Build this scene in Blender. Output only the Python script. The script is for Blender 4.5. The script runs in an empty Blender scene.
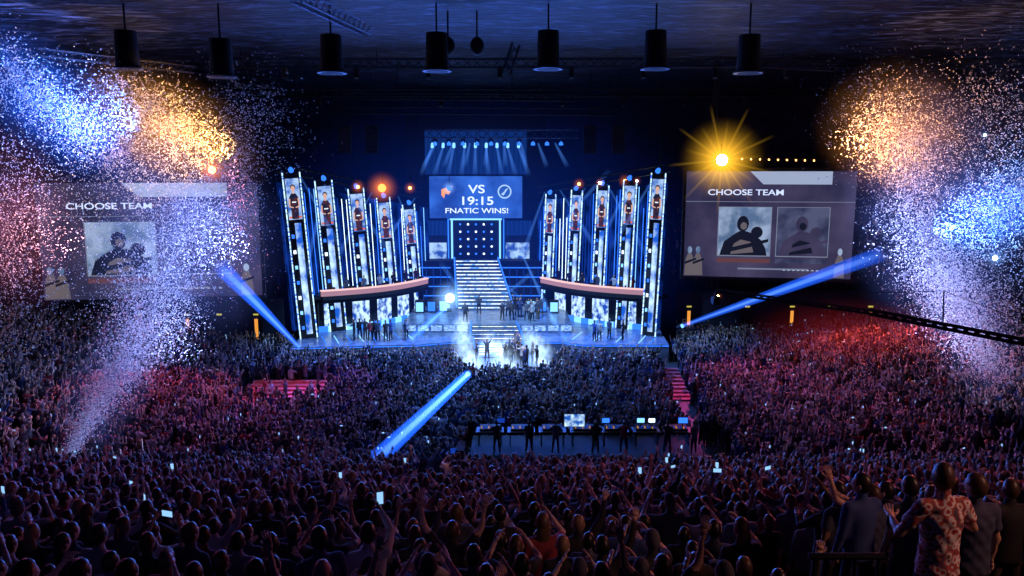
import bpy, math, random
import numpy as np
from mathutils import Vector, Matrix
random.seed(7); rng=np.random.default_rng(7)
F=760.0; H=15.8; PITCH=math.atan(118/760)
sP,cP=math.sin(PITCH),math.cos(PITCH)
def at(u,v,Y):
    """world position of a surveyed bearing (u,v) at real depth Y metres from the viewing seat"""
    x=(u-512)/F; w=(288-v)/F
    d=Vector((x,cP+w*sP,-sP+w*cP)); return Vector((0,0,H))+d*(Y/d.y)
scene=bpy.context.scene
scene.view_settings.view_transform='Standard'
# ------------------------------------------------ materials
def newmat(name):
    m=bpy.data.materials.new(name); m.use_nodes=True; m.node_tree.nodes.clear(); return m,m.node_tree.nodes,m.node_tree.links
def pmat(name,col,rough=.6,metal=0,scale=3.0,var=.35,bump=0.0):
    m,N,L=newmat(name); o=N.new('ShaderNodeOutputMaterial'); b=N.new('ShaderNodeBsdfPrincipled')
    b.inputs['Roughness'].default_value=rough; b.inputs['Metallic'].default_value=metal
    t=N.new('ShaderNodeTexCoord'); n=N.new('ShaderNodeTexNoise'); n.inputs['Scale'].default_value=scale; n.inputs['Detail'].default_value=3
    r=N.new('ShaderNodeValToRGB'); r.color_ramp.elements[0].position=.3; r.color_ramp.elements[1].position=.7
    r.color_ramp.elements[0].color=[c*(1-var) for c in col]+[1]; r.color_ramp.elements[1].color=[min(1,c*(1+var)) for c in col]+[1]
    L.new(t.outputs['Object'],n.inputs['Vector']); L.new(n.outputs['Fac'],r.inputs['Fac']); L.new(r.outputs['Color'],b.inputs['Base Color'])
    if bump:
        bp=N.new('ShaderNodeBump'); bp.inputs['Strength'].default_value=bump; L.new(n.outputs['Fac'],bp.inputs['Height']); L.new(bp.outputs['Normal'],b.inputs['Normal'])
    L.new(b.outputs[0],o.inputs[0]); return m
def emat(name,col,s,sample=False):
    m,N,L=newmat(name); o=N.new('ShaderNodeOutputMaterial'); e=N.new('ShaderNodeEmission')
    e.inputs[0].default_value=(*col,1); e.inputs[1].default_value=s; L.new(e.outputs[0],o.inputs[0])
    if not sample: m.cycles.emission_sampling='NONE'
    return m
def emat2(name,c1,c2,s,scale=2.0,kind='noise',stretch=(1,1,1),p0=.4,p1=.6,sample=False):
    m,N,L=newmat(name); o=N.new('ShaderNodeOutputMaterial'); e=N.new('ShaderNodeEmission')
    t=N.new('ShaderNodeTexCoord'); mp=N.new('ShaderNodeMapping'); mp.inputs['Scale'].default_value=stretch
    if kind=='noise':
        n=N.new('ShaderNodeTexNoise'); n.inputs['Detail'].default_value=4; out=n.outputs['Fac']
    else:
        n=N.new('ShaderNodeTexWave'); n.inputs['Distortion'].default_value=2; out=n.outputs['Fac']
    n.inputs['Scale'].default_value=scale
    r=N.new('ShaderNodeValToRGB'); r.color_ramp.elements[0].position=p0; r.color_ramp.elements[1].position=p1
    r.color_ramp.elements[0].color=(*c1,1); r.color_ramp.elements[1].color=(*c2,1)
    L.new(t.outputs['Object'],mp.inputs[0]); L.new(mp.outputs[0],n.inputs['Vector']); L.new(out,r.inputs['Fac']); L.new(r.outputs['Color'],e.inputs[0])
    e.inputs[1].default_value=s; L.new(e.outputs[0],o.inputs[0])
    if not sample: m.cycles.emission_sampling='NONE'
    return m
def randmat(name,stops,rough=.7,mul=1.0):
    m,N,L=newmat(name); o=N.new('ShaderNodeOutputMaterial'); b=N.new('ShaderNodeBsdfPrincipled'); b.inputs['Roughness'].default_value=rough
    oi=N.new('ShaderNodeObjectInfo'); mm=N.new('ShaderNodeMath'); mm.operation='MULTIPLY'; mm.inputs[1].default_value=mul
    fr=N.new('ShaderNodeMath'); fr.operation='FRACT'; r=N.new('ShaderNodeValToRGB'); r.color_ramp.interpolation='CONSTANT'
    els=r.color_ramp.elements
    while len(els)<len(stops): els.new(.5)
    for i,(p,c) in enumerate(stops): els[i].position=p; els[i].color=(*c,1)
    L.new(oi.outputs['Random'],mm.inputs[0]); L.new(mm.outputs[0],fr.inputs[0]); L.new(fr.outputs[0],r.inputs['Fac']); L.new(r.outputs['Color'],b.inputs['Base Color'])
    L.new(b.outputs[0],o.inputs[0]); return m
def print_cloth():
    m,N,L=newmat('printed_shirt_cloth'); o=N.new('ShaderNodeOutputMaterial'); b=N.new('ShaderNodeBsdfPrincipled'); b.inputs['Roughness'].default_value=.85
    t=N.new('ShaderNodeTexCoord'); n=N.new('ShaderNodeTexVoronoi'); n.inputs['Scale'].default_value=17; d=N.new('ShaderNodeTexNoise'); d.inputs['Scale'].default_value=9
    r=N.new('ShaderNodeValToRGB'); r.color_ramp.interpolation='CONSTANT'; e=r.color_ramp.elements; e[0].color=(.06,.03,.05,1); e[1].position=.3; e[1].color=(.45,.06,.06,1)
    q=e.new(.45); q.color=(.75,.7,.66,1); q=e.new(.62); q.color=(.5,.1,.08,1); q=e.new(.75); q.color=(.12,.08,.12,1)
    mx=N.new('ShaderNodeMath'); mx.operation='ADD'; L.new(t.outputs['Object'],n.inputs['Vector']); L.new(t.outputs['Object'],d.inputs['Vector']); L.new(n.outputs['Distance'],mx.inputs[0]); L.new(d.outputs['Fac'],mx.inputs[1])
    h=N.new('ShaderNodeMath'); h.operation='MULTIPLY'; h.inputs[1].default_value=.6; L.new(mx.outputs[0],h.inputs[0]); L.new(h.outputs[0],r.inputs['Fac']); L.new(r.outputs['Color'],b.inputs['Base Color']); L.new(b.outputs[0],o.inputs[0]); return m
def beam_mat(name,col,s,power=1.0):
    m,N,L=newmat(name); o=N.new('ShaderNodeOutputMaterial'); e=N.new('ShaderNodeEmission'); e.inputs[0].default_value=(*col,1)
    m.cycles.emission_sampling='NONE'
    t=N.new('ShaderNodeTexCoord'); sx=N.new('ShaderNodeSeparateXYZ'); L.new(t.outputs['Generated'],sx.inputs[0])
    a=N.new('ShaderNodeMath'); a.operation='SUBTRACT'; a.inputs[0].default_value=1.0; a.use_clamp=True; L.new(sx.outputs['Z'],a.inputs[1])
    p=N.new('ShaderNodeMath'); p.operation='POWER'; p.inputs[1].default_value=power; L.new(a.outputs[0],p.inputs[0])
    q=N.new('ShaderNodeMath'); q.operation='MULTIPLY'; q.inputs[1].default_value=s; L.new(p.outputs[0],q.inputs[0]); L.new(q.outputs[0],e.inputs[1])
    L.new(e.outputs[0],o.inputs['Volume']); return m
def glow_volume_mat(name,col,s,power=1.5,noise=0.0,nscale=1.5):
    m,N,L=newmat(name); o=N.new('ShaderNodeOutputMaterial'); e=N.new('ShaderNodeEmission'); e.inputs[0].default_value=(*col,1)
    m.cycles.emission_sampling='NONE'
    t=N.new('ShaderNodeTexCoord'); g=N.new('ShaderNodeTexGradient'); g.gradient_type='SPHERICAL'; L.new(t.outputs['Object'],g.inputs[0])
    p=N.new('ShaderNodeMath'); p.operation='POWER'; p.inputs[1].default_value=power; L.new(g.outputs['Fac'],p.inputs[0])
    q=N.new('ShaderNodeMath'); q.operation='MULTIPLY'; q.inputs[1].default_value=s; L.new(p.outputs[0],q.inputs[0]); out=q.outputs[0]
    if noise:
        n=N.new('ShaderNodeTexNoise'); n.inputs['Scale'].default_value=nscale; n.inputs['Detail'].default_value=3; L.new(t.outputs['Object'],n.inputs['Vector'])
        mr=N.new('ShaderNodeMapRange'); mr.inputs[1].default_value=.42; mr.inputs[2].default_value=.62; mr.inputs[3].default_value=1-noise; mr.inputs[4].default_value=1
        L.new(n.outputs['Fac'],mr.inputs[0]); k=N.new('ShaderNodeMath'); k.operation='MULTIPLY'; L.new(out,k.inputs[0]); L.new(mr.outputs[0],k.inputs[1]); out=k.outputs[0]
    L.new(out,e.inputs[1]); L.new(e.outputs[0],o.inputs['Volume']); return m
# ------------------------------------------------ mesh builder
class MB:
    def __init__(s): s.v=[];s.f=[];s.m=[];s.mats=[];s.X=Matrix.Identity(4)
    def mi(s,mt):
        if mt not in s.mats: s.mats.append(mt)
        return s.mats.index(mt)
    def add(s,vs,fs,mt):
        o=len(s.v); X=s.X; s.v+= [tuple(X@Vector(p)) for p in vs]; s.f+=[tuple(i+o for i in f) for f in fs]; s.m+=[s.mi(mt)]*len(fs)
    def box(s,c,sz,mt,R=None):
        vs=[]
        for z in(-.5,.5):
            for y in(-.5,.5):
                for x in(-.5,.5):
                    p=Vector((x*sz[0],y*sz[1],z*sz[2]))
                    if R: p=R@p
                    vs.append(p+Vector(c))
        s.add(vs,[(0,2,3,1),(4,5,7,6),(0,1,5,4),(2,6,7,3),(0,4,6,2),(1,3,7,5)],mt)
    def quad(s,a,b,c,d,mt): s.add([a,b,c,d],[(0,1,2,3)],mt)
    def cyl(s,p1,p2,r1,r2=None,n=8,mt=None,flat=1.0,nrm=None):
        p1=Vector(p1);p2=Vector(p2); r2=r1 if r2 is None else r2; d=(p2-p1)
        if d.length<1e-6:return
        d.normalize(); 
        a=nrm if nrm is not None else (Vector((0,0,1)) if abs(d.z)<.9 else Vector((1,0,0)))
        x=d.cross(a).normalized(); y=d.cross(x)
        vs=[]
        for p,r in((p1,r1),(p2,r2)):
            for i in range(n):
                t=2*math.pi*i/n; vs.append(p+x*math.cos(t)*r+y*math.sin(t)*r*flat)
        fs=[(i,(i+1)%n,n+(i+1)%n,n+i) for i in range(n)]+[tuple(range(n-1,-1,-1)),tuple(range(n,2*n))]
        s.add(vs,fs,mt)
    def loft(s,rings,mt,n=16):
        vs=[]
        for c,rx,ry in rings:
            for i in range(n):
                t=2*math.pi*i/n; vs.append((c[0]+rx*math.cos(t),c[1]+ry*math.sin(t),c[2]))
        fs=[]
        for k in range(len(rings)-1):
            for i in range(n): fs.append((k*n+i,k*n+(i+1)%n,(k+1)*n+(i+1)%n,(k+1)*n+i))
        fs+=[tuple(range(n-1,-1,-1)),tuple(range((len(rings)-1)*n,len(rings)*n))]
        s.add(vs,fs,mt)
    def ell(s,c,r,mt,nu=12,nv=8,R=None,fn=None,mfn=None):
        vs=[];fs=[];c=Vector(c)
        def P(d):
            p=Vector((d.x*r[0],d.y*r[1],d.z*r[2]))
            if fn: p=fn(d,p)
            if R: p=R@p
            return p+c
        ds=[Vector((0,0,-1))]
        for j in range(1,nv):
            ph=-math.pi/2+math.pi*j/nv
            for i in range(nu):
                t=2*math.pi*i/nu; ds.append(Vector((math.cos(ph)*math.cos(t),math.cos(ph)*math.sin(t),math.sin(ph))))
        ds.append(Vector((0,0,1))); vs=[P(d) for d in ds]
        for i in range(nu): fs.append((0,1+(i+1)%nu,1+i))
        for j in range(nv-2):
            for i in range(nu):
                a=1+j*nu;b=a+nu; fs.append((a+i,a+(i+1)%nu,b+(i+1)%nu,b+i))
        a=1+(nv-2)*nu
        for i in range(nu): fs.append((a+i,a+(i+1)%nu,len(ds)-1))
        if mfn:
            o=len(s.v); s.v+=[tuple(s.X@p) for p in vs]
            for f in fs:
                cd=sum((ds[i] for i in f),Vector())/len(f); s.f.append(tuple(i+o for i in f)); s.m.append(s.mi(mfn(cd)))
        else: s.add(vs,fs,mt)
    def truss(s,a,b,w,mt,r=.045,seg=None):
        a=Vector(a);b=Vector(b); d=(b-a); L=d.length; d.normalize()
        up=Vector((0,0,1)) if abs(d.z)<.9 else Vector((0,1,0)); x=d.cross(up).normalized(); y=x.cross(d)
        co=[x*w/2+y*w/2,-x*w/2+y*w/2,-x*w/2-y*w/2,x*w/2-y*w/2]; seg=seg or w*1.2; n=max(1,int(L/seg))
        for c in co: s.cyl(a+c,b+c,r,n=5,mt=mt)
        for k in range(n):
            p=a+d*L*k/n;q=a+d*L*(k+1)/n
            for i in range(4): s.cyl(p+co[i],q+co[(i+1)%4],r*.6,n=4,mt=mt)
    def mesh(s,name,smooth=False):
        me=bpy.data.meshes.new(name); me.from_pydata(s.v,[],s.f)
        for m in s.mats: me.materials.append(m)
        me.polygons.foreach_set('material_index',s.m)
        if smooth: me.polygons.foreach_set('use_smooth',[True]*len(s.f))
        me.update(); return me
    def obj(s,name,smooth=False,parent=None,M=None):
        o=bpy.data.objects.new(name,s.mesh(name,smooth)); scene.collection.objects.link(o)
        if parent: o.parent=parent
        if M is not None: o.matrix_world=M
        return o
# palette
black=pmat('matte_black',(.005,.006,.009),.75); dark=pmat('dark_steel',(.012,.015,.024),.5,.5)
steel=pmat('truss_aluminium',(.10,.12,.18),.4,.7); concrete=pmat('dark_concrete',(.02,.02,.028),.85,bump=.2)
led_blue=emat('led_blue',(.03,.18,1),1.6); led_cyan=emat('led_cyan',(.2,.53,1),1.8); led_white=emat('led_white',(.7,.88,1),2.2)
led_dim=emat('led_dim',(.01,.06,.5),.7); amber=emat('amber_glow',(1,.38,.06),.9); red_glow=emat('red_glow',(1,.2,.05),4)
warm=emat('warm_lamp',(1,.8,.35),40); orange_lamp=emat('orange_lamp',(1,.4,.1),8); white_lamp=emat('white_lamp',(.8,.9,1),20)
# ------------------------------------------------ people
skin=randmat('skin',[(0,(.62,.40,.30)),(.35,(.50,.31,.22)),(.7,(.7,.48,.38)),(.9,(.25,.14,.09))],.5,7.3)
hair=randmat('hair',[(0,(.015,.012,.01)),(.4,(.06,.035,.02)),(.7,(.13,.08,.04)),(.88,(.3,.2,.1))],.4,13.7)
cloth=randmat('shirt_cloth',[(0,(.02,.02,.025)),(.26,(.05,.06,.09)),(.52,(.10,.11,.15)),(.68,(.4,.4,.43)),(.74,(.03,.06,.2)),(.83,(.3,.04,.05)),(.88,(.25,.25,.28)),(.955,(.7,.68,.68))],.85,3.1)
pants=randmat('trouser_cloth',[(0,(.02,.03,.06)),(.5,(.015,.015,.02)),(.8,(.1,.08,.06))],.85,5.9)
shoe=pmat('shoe_rubber',(.02,.02,.02),.5); lip=pmat('lip',(.4,.12,.1),.5); eyew=pmat('eye_white',(.8,.8,.8),.3); iris=pmat('iris',(.05,.03,.02),.2)
phone_scr=emat('phone_screen',(.3,.6,1),1.1); plaid=print_cloth()
denim=pmat('dark_hoodie',(.05,.06,.11),.9,scale=8); capm=pmat('cap_cloth',(.08,.08,.1),.8)
hero_skin=pmat('tanned_skin',(.6,.36,.25),.5,scale=20,var=.12); hero_hair=pmat('brown_hair',(.07,.035,.02),.45,scale=60,var=.6)
def nz(v): return Vector(v).normalized()
def hand(b,w,d,n,side,curl,mt):
    """w wrist, d pointing direction, n palm normal"""
    d=nz(d); n=Vector(n); n=(n-d*n.dot(d)).normalized(); x=d.cross(n)*side
    b.cyl(w-d*.02,w+d*.045,.027,.040,8,mt,flat=.5,nrm=n); b.cyl(w+d*.04,w+d*.095,.040,.038,8,mt,flat=.38,nrm=n)
    for k,(off,l) in enumerate(((-.030,.072),(-.010,.080),(.010,.075),(.029,.060))):
        p=w+d*.088+x*off; dd=(d+x*off*4).normalized(); r=.0095
        for sgm in range(3):
            a=curl*(.35+.55*sgm); dr=(dd*math.cos(a)+n*math.sin(a)).normalized(); q=p+dr*l*(.45,.32,.25)[sgm]
            b.cyl(p,q,r,r*.9,5,mt); p=q-dr*.002; r*=.9
    p=w+d*.03-x*.03; dd=(d*.7-x*.75+n*.3).normalized(); q=p+dd*.038; b.cyl(p,q,.013,.011,5,mt)
    dd=(d*.9-x*.35+n*(.3+curl*.4)).normalized(); b.cyl(q-dd*.003,q+dd*.032,.011,.0085,5,mt)
def person(name,La,Ra,shirt=None,longsleeve=False,vox=.028,headyaw=0,headpitch=0,hairstyle='short',phone=None,curl=.4,hd=(16,12),stance=.1,skin=skin,hair=hair):
    shirt=shirt or cloth
    b=MB(); g=skin
    b.loft([((0,0,.84),.180,.128),((0,0,.87),.184,.132),((0,0,.95),.178,.126),((0,0,1.05),.168,.120),((0,0,1.14),.162,.117),((0,0,1.26),.176,.124),((0,0,1.36),.190,.122),((0,0,1.43),.168,.100),((0,0,1.47),.10,.075),((0,.005,1.5),.062,.062),((0,.015,1.6),.054,.058)],g,20)
    bones=[((0,0,.98),(0,0,1.42),.16,'shirt'),((0,0,1.5),(0,.01,1.62),.05,'skin')]
    ends=[]
    for sd,arm in((-1,La),(1,Ra)):
        d1,d2=nz(arm[0]),nz(arm[1]); s0=Vector((sd*.175,0,1.425)); up=max(0,d1.z)*.05; s1=s0+Vector((0,0,up))
        e=s1+d1*.285; w=e+d2*.25
        b.cyl(Vector((sd*.08,0,1.42)),s1,.078,.072,10,g); b.ell(s1,(.072,.070,.070),g,10,8)
        b.cyl(s1,s1+d1*.19,.068,.063,10,g); b.cyl(s1,e,.050,.043,10,g); b.ell(e,(.043,)*3,g,8,6)
        if longsleeve: b.cyl(s1,e,.064,.052,10,g); b.ell(e,(.052,)*3,g,8,6); b.cyl(e,w-d2*.02,.052,.036,10,g)
        b.cyl(e,w,.042,.027,10,g)
        bones+=[(s0,s1+d1*(.285 if longsleeve else .15),.068,'shirt'),(s1+d1*.2,e,.045,'shirt' if longsleeve else 'skin'),(e,w,.035,'shirt' if longsleeve else 'skin')]; ends.append((w,d2,arm[2] if len(arm)>2 else Vector((0,1,0)),sd,arm[3] if len(arm)>3 else d2))
        hp=Vector((sd*.09,0,.9)); kn=Vector((sd*(.09+stance*.4),.03,.5)); an=Vector((sd*(.09+stance*.7),-.01,.09))
        b.cyl(hp,kn,.095,.068,10,g); b.ell(kn,(.066,)*3,g,8,6); b.cyl(kn,an,.066,.050,10,g); b.cyl(an+Vector((0,-.03,-.045)),an+Vector((sd*.02,.16,-.055)),.045,.034,8,g,flat=.8)
        bones+=[(hp+Vector((0,0,-.1)),kn,.08,'pants'),(kn,an,.05,'pants'),(an+Vector((0,-.04,-.05)),an+Vector((0,.17,-.06)),.05,'shoe')]
    tmp=b.obj('tmp'); m=tmp.modifiers.new('r','REMESH'); m.mode='VOXEL'; m.voxel_size=vox
    sm=tmp.modifiers.new('s','SMOOTH'); sm.factor=.5; sm.iterations=2 if vox>.02 else 4
    dg=bpy.context.evaluated_depsgraph_get(); me=bpy.data.meshes.new_from_object(tmp.evaluated_get(dg))
    V=[v.co.copy() for v in me.vertices]; P=[tuple(p.vertices) for p in me.polygons]
    bpy.data.objects.remove(tmp); bpy.data.meshes.remove(me)
    o=MB(); mp={'shirt':o.mi(shirt),'skin':o.mi(skin),'pants':o.mi(pants),'shoe':o.mi(shoe)}
    Va=np.array([tuple(v) for v in V]); C=np.array([Va[list(f)].mean(0) for f in P]); best=None; lab=None
    for k,(a,c,r,l) in enumerate(bones):
        a=np.array(a);c=np.array(c); ab=c-a; t=np.clip(((C-a)@ab)/(ab@ab),0,1); dd=np.linalg.norm(C-(a+t[:,None]*ab),axis=1)-r
        if best is None: best=dd; lab=np.full(len(C),mp[l])
        else:
            q=dd<best; best=np.where(q,dd,best); lab=np.where(q,mp[l],lab)
    lab=np.where((C[:,2]>.85)&(C[:,2]<1.2)&(lab==mp['pants']),mp['shirt'],lab)
    if vox<.02:
        for i,v in enumerate(V):
            if .84<v.z<1.42: k=.006*math.sin(v.z*46+v.x*22)*math.sin(v.x*31+v.y*12); r=math.hypot(v.x,v.y)+1e-6; v.x+=v.x/r*k; v.y+=v.y/r*k
    o.v=[tuple(v) for v in V]; o.f=list(P); o.m=[int(x) for x in lab]
    for w,d2,n,sd,hdv in ends: hand(o,w,hdv,n,sd,curl,skin)
    Rh=Matrix.Rotation(headyaw,3,'Z')@Matrix.Rotation(headpitch,3,'X'); hc=Vector((0,.02,1.655))
    def fn(d,p):
        p=p.copy()
        if d.z<-.1: k=1-.32*((-d.z-.1)/.9)**1.2; p.x*=k; p.y=p.y*(1-.25*(-d.z-.1)) + (.016 if d.y>0 else 0)*(-d.z)
        if d.y>.3:
            p.y+=.026*math.exp(-((d.x/.16)**2+((d.z+.12)/.2)**2)); p.y+=.007*math.exp(-(((d.z-.22)/.12)**2))
            p.y-=.010*math.exp(-(((abs(d.x)-.38)/.16)**2+((d.z-.04)/.12)**2)); p.y+=.006*math.exp(-((d.x/.25)**2+((d.z+.5)/.1)**2))
        if ishair(d): p*=1.10+.025*math.sin(d.x*17+d.z*11)*math.cos(d.y*13)
        return p
    def ishair(d):
        if hairstyle=='bald': return False
        if d.y>.35: return d.z>.55
        return d.z>(-.15 if d.y>-.1 else -.55)+ (.25 if d.y>.1 else 0)
    hm=capm if hairstyle=='cap' else hair
    o.ell(hc,(.077,.096,.122),skin,hd[0],hd[1],R=Rh,fn=fn,mfn=lambda d:(hm if ishair(d) else (lip if (d.y>.75 and abs(d.x)<.25 and -.58<d.z<-.42) else skin)))
    for sd in(-1,1):
        o.ell(hc+Rh@Vector((sd*.080,-.004,-.008)),(.011,.018,.030),skin,8,6,R=Rh)
        o.ell(hc+Rh@Vector((sd*.030,.080,.006)),(.012,.010,.008),eyew,8,6,R=Rh); o.ell(hc+Rh@Vector((sd*.030,.088,.006)),(.005,.004,.005),iris,6,4,R=Rh)
    if hairstyle=='long': o.ell(hc+Rh@Vector((0,-.055,-.11)),(.085,.05,.17),hair,12,10,R=Rh)
    if hairstyle=='pony': o.ell(hc+Rh@Vector((0,-.12,-.05)),(.03,.03,.10),hair,8,8,R=Rh)
    if hairstyle=='cap': o.ell(hc+Rh@Vector((0,.11,.05)),(.07,.07,.008),capm,12,6,R=Rh)
    if phone:
        c=(ends[0][0]+ends[1][0])/2+Vector((0,.02,.10)) if phone=='two' else ends[1][0]+Vector((0,.02,.12))
        o.box(c,(.155,.009,.078) if phone=='two' else (.075,.009,.15),black); o.box(c+Vector((0,-.0055,0)),(.143,.002,.07) if phone=='two' else (.067,.002,.135),phone_scr)
    return o.mesh(name,True)
protos=bpy.data.collections.new('audience_prototypes')
def proto(i,me): ob=bpy.data.objects.new('p%02d'%i,me); protos.objects.link(ob)
dn=lambda s:((s*.22,.02,-1),(s*.1,.25,-1),Vector((-s,0,0)))
upA=lambda s:((s*.55,.15,.8),(s*.15,.1,1),Vector((0,1,0)))
upB=lambda s:((s*.8,.2,.5),(s*.25,.25,1),Vector((0,1,0)))
cl=lambda s:((s*.35,.7,-.1),(-s*.55,.45,.75),Vector((-s,0,0)))
fr=lambda s:((s*.4,.55,-.55),(-s*.5,.8,.25),Vector((0,0,1)))
ph=lambda s:((s*.3,.75,.3),(-s*.38,.35,.9),Vector((-s,.2,0)))
proto(0,person('man_relaxed',dn(-1),dn(1)))
proto(1,person('woman_long_hair',dn(-1),cl(1),hairstyle='long'))
proto(2,person('man_cheering',upA(-1),upA(1),curl=.2))
proto(3,person('man_clapping',cl(-1),cl(1),curl=.15,hairstyle='cap'))
proto(4,person('man_fist_raised',dn(-1),upA(1),curl=1.4,longsleeve=True,headyaw=.3))
proto(5,person('man_hands_forward',fr(-1),fr(1),longsleeve=True,headyaw=-.3))
proto(6,person('woman_ponytail',cl(-1),cl(1),hairstyle='pony',headpitch=-.1))
proto(7,person('man_arms_wide',upB(-1),upB(1),curl=.2,hairstyle='bald'))
proto(8,person('person_phone_up',ph(-1),ph(1),phone='two',curl=1.0))
proto(9,person('person_phone_one_hand',dn(-1),ph(1),phone='one',curl=1.0,longsleeve=True))
proto(10,person('man_hood_relaxed',dn(-1),fr(1),longsleeve=True,headyaw=.5))
NW=[.29,.13,.03,.08,.04,.16,.09,.01,.005,.015,.15]
def scatter(name,pts,rots,scl,idx):
    me=bpy.data.meshes.new(name); me.from_pydata([tuple(p) for p in pts],[],[])
    a=me.attributes.new('rot','FLOAT_VECTOR','POINT'); a.data.foreach_set('vector',np.array(rots,dtype=np.float32).ravel())
    a=me.attributes.new('scl','FLOAT','POINT'); a.data.foreach_set('value',np.array(scl,dtype=np.float32))
    a=me.attributes.new('pick','INT','POINT'); a.data.foreach_set('value',np.array(idx,dtype=np.int32))
    ob=bpy.data.objects.new(name,me); scene.collection.objects.link(ob)
    ng=bpy.data.node_groups.get('crowd_instancer')
    if not ng:
        ng=bpy.data.node_groups.new('crowd_instancer','GeometryNodeTree'); ng.interface.new_socket('Geometry',in_out='INPUT',socket_type='NodeSocketGeometry'); ng.interface.new_socket('Geometry',in_out='OUTPUT',socket_type='NodeSocketGeometry')
        N=ng.nodes;L=ng.links; gi=N.new('NodeGroupInput');go=N.new('NodeGroupOutput'); ip=N.new('GeometryNodeInstanceOnPoints'); ci=N.new('GeometryNodeCollectionInfo')
        ci.inputs['Collection'].default_value=protos; ci.inputs['Separate Children'].default_value=True; ci.inputs['Reset Children'].default_value=True
        def na(n,t): q=N.new('GeometryNodeInputNamedAttribute'); q.data_type=t; q.inputs['Name'].default_value=n; return q.outputs[0]
        L.new(gi.outputs[0],ip.inputs['Points']); L.new(ci.outputs[0],ip.inputs['Instance']); ip.inputs['Pick Instance'].default_value=True
        L.new(na('pick','INT'),ip.inputs['Instance Index']); L.new(na('rot','FLOAT_VECTOR'),ip.inputs['Rotation']); L.new(na('scl','FLOAT'),ip.inputs['Scale']); L.new(ip.outputs[0],go.inputs[0])
    m=ob.modifiers.new('crowd','NODES'); m.node_group=ng; return ob
# ------------------------------------------------ room
def mat_ceiling():
    m,N,L=newmat('ceiling_drape'); o=N.new('ShaderNodeOutputMaterial'); b=N.new('ShaderNodeBsdfPrincipled'); b.inputs['Roughness'].default_value=.5
    t=N.new('ShaderNodeTexCoord'); mp=N.new('ShaderNodeMapping'); mp.inputs['Scale'].default_value=(.22,1.0,1); n=N.new('ShaderNodeTexNoise'); n.inputs['Scale'].default_value=1.5; n.inputs['Detail'].default_value=7; n.inputs['Distortion'].default_value=2.2
    r=N.new('ShaderNodeValToRGB'); r.color_ramp.elements[0].position=.50; r.color_ramp.elements[0].color=(.003,.004,.008,1); r.color_ramp.elements[1].position=.68; r.color_ramp.elements[1].color=(.12,.17,.28,1)
    bp=N.new('ShaderNodeBump'); bp.inputs['Strength'].default_value=.8; bp.inputs['Distance'].default_value=.4
    L.new(t.outputs['Object'],mp.inputs[0]);L.new(mp.outputs[0],n.inputs['Vector']);L.new(n.outputs['Fac'],r.inputs['Fac']);L.new(r.outputs['Color'],b.inputs['Base Color']);L.new(n.outputs['Fac'],bp.inputs['Height']);L.new(bp.outputs['Normal'],b.inputs['Normal']);L.new(b.outputs[0],o.inputs[0]); return m
ceilm=mat_ceiling(); wallm=pmat('wall_drape',(.02,.025,.05),.9,scale=.8,bump=.3); floorm=pmat('arena_floor',(.03,.03,.035),.6)
XW=46;YB=96;YF=-6;ZC=24.5
def slab(name,c,s,m): b=MB(); b.box(c,s,m); return b.obj(name)
slab('floor',(0,(YB+YF)/2,-.15),(2*XW,YB-YF,.3),floorm); slab('ceiling',(0,(YB+YF)/2,ZC+.15),(2*XW,YB-YF,.3),ceilm)
slab('wall_back',(0,YB+.15,ZC/2),(2*XW,.3,ZC),wallm); slab('wall_rear',(0,YF-.15,ZC/2),(2*XW,.3,ZC),wallm)
slab('wall_left',(-XW-.15,(YB+YF)/2,ZC/2),(.3,YB-YF,ZC),wallm); slab('wall_right',(XW+.15,(YB+YF)/2,ZC/2),(.3,YB-YF,ZC),wallm)
for k,(y,z) in enumerate(((58,23.6),(68,22.4))):
    b=MB(); b.truss((-44,y,z),(44,y,z),.6,dark,.045)
    for x in range(-40,41,10): b.cyl((x,y,z),(x,y,ZC),.03,n=5,mt=dark)
    for x in np.arange(-38,39,5.3):
        if random.random()<.7: b.box((x,y,z-.6),(.35,.35,.55),black); b.cyl((x,y,z-.85),(x,y-.1,z-1.1),.16,.2,8,black)
    b.obj('ceiling_truss')
def lampcan(u,v,Y,r,h):
    p=at(u,v,Y); b=MB(); b.cyl(p,p+Vector((0,0,h)),r,r*.9,20,black); b.cyl(p+Vector((0,0,-.08)),p,r*1.25,r*1.25,24,steel); b.cyl(p+Vector((0,0,-.1)),p+Vector((0,0,-.081)),r*.95,r*.95,20,black)
    b.cyl(p+Vector((0,0,h)),(p.x,p.y,ZC),.05,n=6,mt=dark); b.obj('hanging_house_light')
for u,v in((332,72),(437,70),(548,68),(222,76),(655,68),(748,72),(128,68)): lampcan(u,v,42,.62,1.9)
for u,v in((448,46),(477,46)):
    p=at(u,v,44); b=MB(); b.ell(p,(.4,.4,.5),black,12,8); b.cyl(p,(p.x,p.y,ZC),.05,n=5,mt=dark); b.obj('hanging_loudspeaker')
b=MB(); b.truss(at(296,-4,34),at(366,30,42),.5,steel,.04); b.obj('ceiling_catwalk')
b=MB(); b.truss(at(516,44,40),at(506,74,40),.4,steel,.04); b.obj('hanging_ladder')
b=MB(); b.truss(at(38,52,44),at(195,70,50),.4,dark,.035); b.obj('lighting_bar')
b=MB(); b.truss(at(730,62,50),at(835,68,50),.4,dark,.035); b.obj('lighting_bar')
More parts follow.
